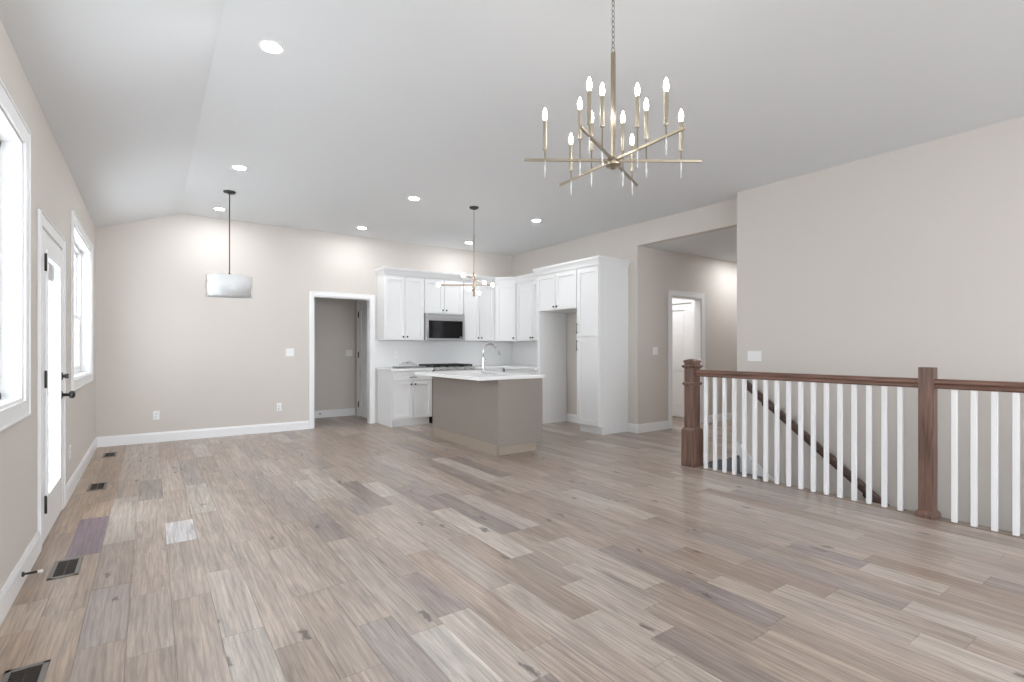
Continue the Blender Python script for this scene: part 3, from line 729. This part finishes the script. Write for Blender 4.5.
plate('wall_outlet', 'white outlet low on the back wall near the doorway', 'outlet', (1.558, YB, .365), 0, 1, True)
plate('wall_outlet', 'white outlet low on the left wall just past the patio door', 'outlet', (XL, 5.68, .36), RL, 1, True)
plate('wall_outlet', 'white outlet on the backsplash above the manuals', 'outlet', (3.39, YB-.010, 1.13), 0, 1, True)

# ------------------------------------------------------------------ floor registers and door stops
def register(y, label):
    o = thing('floor_register', label, 'floor register', (-.388, y, 0), 0, 'floor registers along the left wall'); a, bq = .065, .145
    f = MB(); f.box(-a, a, -bq, -bq+.022, .0, .005); f.box(-a, a, bq-.022, bq, 0, .005); f.box(-a, -a+.02, -bq, bq, 0, .005); f.box(a-.02, a, -bq, bq, 0, .005); f.build('frame', M['register'], o, bevel=.0015)
    g = MB(); g.box(-a+.02, a-.02, -bq+.022, bq-.022, 0.0002, .001)
    for i in range(17): y_ = -bq+.03+i*.0145; g.box(-a+.02, a-.02, y_-.0025, y_+.0025, .001, .004)
    g.box(-.003, .003, -bq+.022, bq-.022, .001, .004)
    g.build('grille', M['grille'], o); return o
r0 = register(2.56, 'dark floor register nearest the camera at the bottom left edge')
for y, lb in ((3.79, 'dark floor register beside the purple floorboard and door stop'), (5.86, 'dark floor register just beyond the patio door'), (7.53, 'farthest dark floor register near the back left corner')):
    copy_thing(r0, (-.388, y, 0), lb)
def stop(label, loc, rz):
    o = thing('door_stop', label, 'door stop', loc, rz)
    b = MB(); b.lathe([(.013, 0), (.013, .006), (.006, .012), (.006, .062)], (0, 0, 0), 12, axis='X'); b.build('stem', M['black'], o)
    b = MB(); b.lathe([(.0085, .060), (.0085, .078), (.006, .081), (0, .081)], (0, 0, 0), 12, axis='X'); b.build('rubber_tip', M['rubber'], o); return o
stop('black door stop with white tip on the left baseboard', (XL+.015, 3.63, .062), 0)
stop('small black door stop on the entry baseboard behind the back doorway', (2.46, 9.43-.015, .07), -PI/2)

# ------------------------------------------------------------------ recessed ceiling lights
def downlight(loc, label):
    o = thing('recessed_light', label, 'ceiling light', loc, 0, 'recessed ceiling lights')
    MB().lathe([(.053, -.001), (.056, -.004), (.070, -.0045), (.074, -.002), (.074, -.0002)], (0, 0, 0), 28, cap=False).build('trim_ring', M['trim'], o)
    MB().lathe([(.0525, -.0015), (.05, -.005), (.03, -.007), (0, -.0075)], (0, 0, 0), 28).build('lens', M['lens'], o); return o
lt = downlight((.595, 3.36, ZC), 'largest lit recessed light, nearest the camera at upper left')
for x, y, lb in ((.728, 5.78, 'lit recessed light on the ceiling just before the drum pendant'), (.73, 7.64, 'lit recessed light near the back wall beyond the drum pendant'),
                 (2.605, 5.75, 'lit recessed light on the ceiling left of the kitchen chandelier'), (2.60, 7.61, 'lit recessed light close to the wall above the doorway'),
                 (4.473, 5.74, 'lit recessed light on the ceiling right of the kitchen chandelier'), (4.455, 7.60, 'lit recessed light over the range behind the kitchen chandelier')):
    copy_thing(lt, (x, y, ZC), lb)
copy_thing(lt, (3.9, -.7, ZC), 'added unseen ceiling light behind the camera, brightening the stair side')  # unseen lamp added to lift the right wall and near floor
copy_thing(lt, (1.7, -1.4, ZC), 'added unseen ceiling light behind the camera, brightening the room centre')  # another added lamp out of view, brightens the near room
copy_thing(lt, (7.3, 6.0, ZH), 'added unseen light brightening the two panel door beyond the hall')  # added lamp out of view, lifts the far door's brightness
copy_thing(lt, (7.95, 4.52, ZH), 'lit recessed light in the hall ceiling out of sight')
copy_thing(lt, (8.5, 4.5, ZH), 'second, added light in the hall ceiling out of sight, brightening the hall')  # extra unseen lamp added to brighten the hall
copy_thing(lt, (6.95, 5.5, ZH), 'added unseen light just inside the room beyond the hall doorway')  # unseen lamp added so the room beyond the hall reads bright
copy_thing(lt, (6.95, 6.5, ZH), 'added unseen light deeper in the bedroom beyond the hall doorway')  # further unseen lamp added to fill the same room

# ------------------------------------------------------------------ brass chandelier
K = .911; HZ = 2.172
ch = thing('chandelier', 'brass six arm chandelier with twelve lit candle bulbs hanging at top right', 'chandelier', (1.889, 1.800, HZ))
MB().box(-.009, .009, -.009, .009, .01, .54).build('center_post', M['brass'], ch, bevel=.002)
b = MB(); b.lathe([(.0, -.045), (.012, -.043), (.012, -.032), (.036, -.030), (.040, -.022), (.040, -.012), (.030, -.006), (.030, .012), (.012, .018)], (0, 0, 0), 24); b.build('hub', M['brass'], ch)
b = MB(); top = ZC-HZ; b.ring((0, 0, .552), .012, .0028, (0, 1, 0)); z = .578; i = 0
while z < top-.05:
    b.ring((0, 0, z), .0085, .0022, (1, 0, 0) if i % 2 else (0, 1, 0), 12, 6, 1.9); z += .026; i += 1
b.build('chain', M['chain'], ch)
MB().lathe([(.012, top-.06), (.02, top-.04), (.065, top-.022), (.07, top-.001)], (0, 0, 0), 24).build('canopy', M['brass'], ch)
AR = .444
for k_ in range(6):
    th = math.radians(26+60*k_); R4 = Matrix.Rotation(th, 4, 'Z')
    ar = MB().box(.02, AR, -.0055, .0055, -.0065, .0065).build('arm', M['brass'], ch, R4, bevel=.001)
    for fr, up in ((.77, .055), (.375, .115)):
        x = AR*fr; u = up*K
        b = MB(); b.lathe([(.0035, .0), (.0035, u-.008), (.010, u-.006), (.012, u), (.0105, u+.004), (.0105, u+.140), (.009, u+.143)], (x, 0, .004), 14); b.build('candle_sleeve', M['sleeve'], ar, R4)
        b = MB(); b.lathe([(.0065, u+.143), (.0105, u+.158), (.0115, u+.170), (.008, u+.190), (.003, u+.204), (0, u+.207)], (x, 0, .004), 14); b.build('bulb', M['bulb'], ar, R4)
        b = MB(); b.lathe([(.004, -.006), (.0045, -.015), (.0035, -.055), (.0015, -.083), (0, -.085)], (x, 0, 0), 10); b.build('crystal_drop', M['acrylic'], ar, R4)

# ------------------------------------------------------------------ kitchen chandelier over the island
kz = 2.05
kc = thing('pendant_chandelier', 'aged brass three bar pendant with lit globe bulbs over the island', 'chandelier', (3.395, 5.66, kz)); top = ZC-kz
MB().lathe([(.01, top-.035), (.05, top-.022), (.062, top-.006), (.062, top-.0005)], (0, 0, 0), 24).build('canopy', M['bronze'], kc)
b = MB(); z = top-.045; i = 0
while z > top-.36:
    b.ring((0, 0, z), .007, .002, (1, 0, 0) if i % 2 else (0, 1, 0), 10, 6, 1.9); z -= .0225; i += 1
b.ring((0, 0, z+.004), .013, .003, (0, 1, 0)); b.build('chain', M['chain'], kc)
b = MB(); b.tube([(0, 0, z-.008), (0, 0, .16)], .006, 10); b.tube([(0, 0, .16), (0, 0, -.13)], .011, 12); b.lathe([(0, -.15), (.014, -.146), (.018, -.13), (.011, -.11)], (0, 0, 0), 14); b.build('stem', M['rose'], kc)
for ang, zz, ha, hb in ((-35.2, .0, -.455, .24), (-35.2+72, .075, -.34, .36), (-35.2+80, -.075, -.22, .27)):
    A4 = Matrix.Rotation(math.radians(ang), 4, 'Z')
    b = MB(); b.tube([(ha+.03, 0, zz), (hb-.03, 0, zz)], .0075, 10)
    for sg, q in ((-1, ha), (1, hb)): b.tube([(q-sg*.065, 0, zz), (q-sg*.015, 0, zz)], .012, 12)
    ar = b.build('arm', M['rose'], kc, A4)
    for q in (ha, hb): MB().sphere((q, 0, zz), .024).build('globe_bulb', M['globe'], ar, A4)

# ------------------------------------------------------------------ drum pendant
dz = 1.83
dp = thing('drum_pendant', 'white drum pendant still wrapped in clear plastic near the left wall', 'pendant light', (.745, 6.73, dz)); top = ZC-dz
MB().lathe([(.01, top-.028), (.055, top-.022), (.066, top-.006), (.066, top-.0005)], (0, 0, 0), 24).build('canopy', M['bronze'], dp)
b = MB(); b.tube([(0, 0, top-.02), (0, 0, .19)], .006, 10); b.lathe([(.006, .275), (.012, .270), (.012, .24), (.02, .235), (.02, .18), (0, .18)], (0, 0, 0), 12); b.build('stem', M['bronze'], dp)
DR, DH = .222, .235
b = MB(); b.lathe([(DR-.004, 0), (DR, 0), (DR, DH), (DR-.004, DH), (DR-.004, 0)], (0, 0, 0), 48, cap=False); sh = b.build('drum_shade', M['shade'], dp)
b = MB()
for i in range(3):
    a = 2*PI*i/3; b.tube([(0, 0, DH-.02), ((DR-.004)*math.cos(a), (DR-.004)*math.sin(a), DH-.02)], .003, 6)
b.build('spider', M['bronze'], sh)
MB().lathe([(0, .01), (DR-.01, .01), (DR-.01, .014), (0, .014)], (0, 0, 0), 40).build('diffuser', M['shade'], dp)
b = MB(); rings = []
for j in range(9):
    ring = []
    for i in range(64):
        a = 2*PI*i/64; wob = .008+.014*random.random()**2 + .007*math.sin(a*7+j*1.3)
        ring.append(((DR+max(.003, wob))*math.cos(a), (DR+max(.003, wob))*math.sin(a), -.012+(DH+.03)*j/8+.006*math.sin(a*5)))
    rings.append(ring)
b.loops(rings, cap=False); wr = b.build('plastic_wrap', M['wrap'], dp)
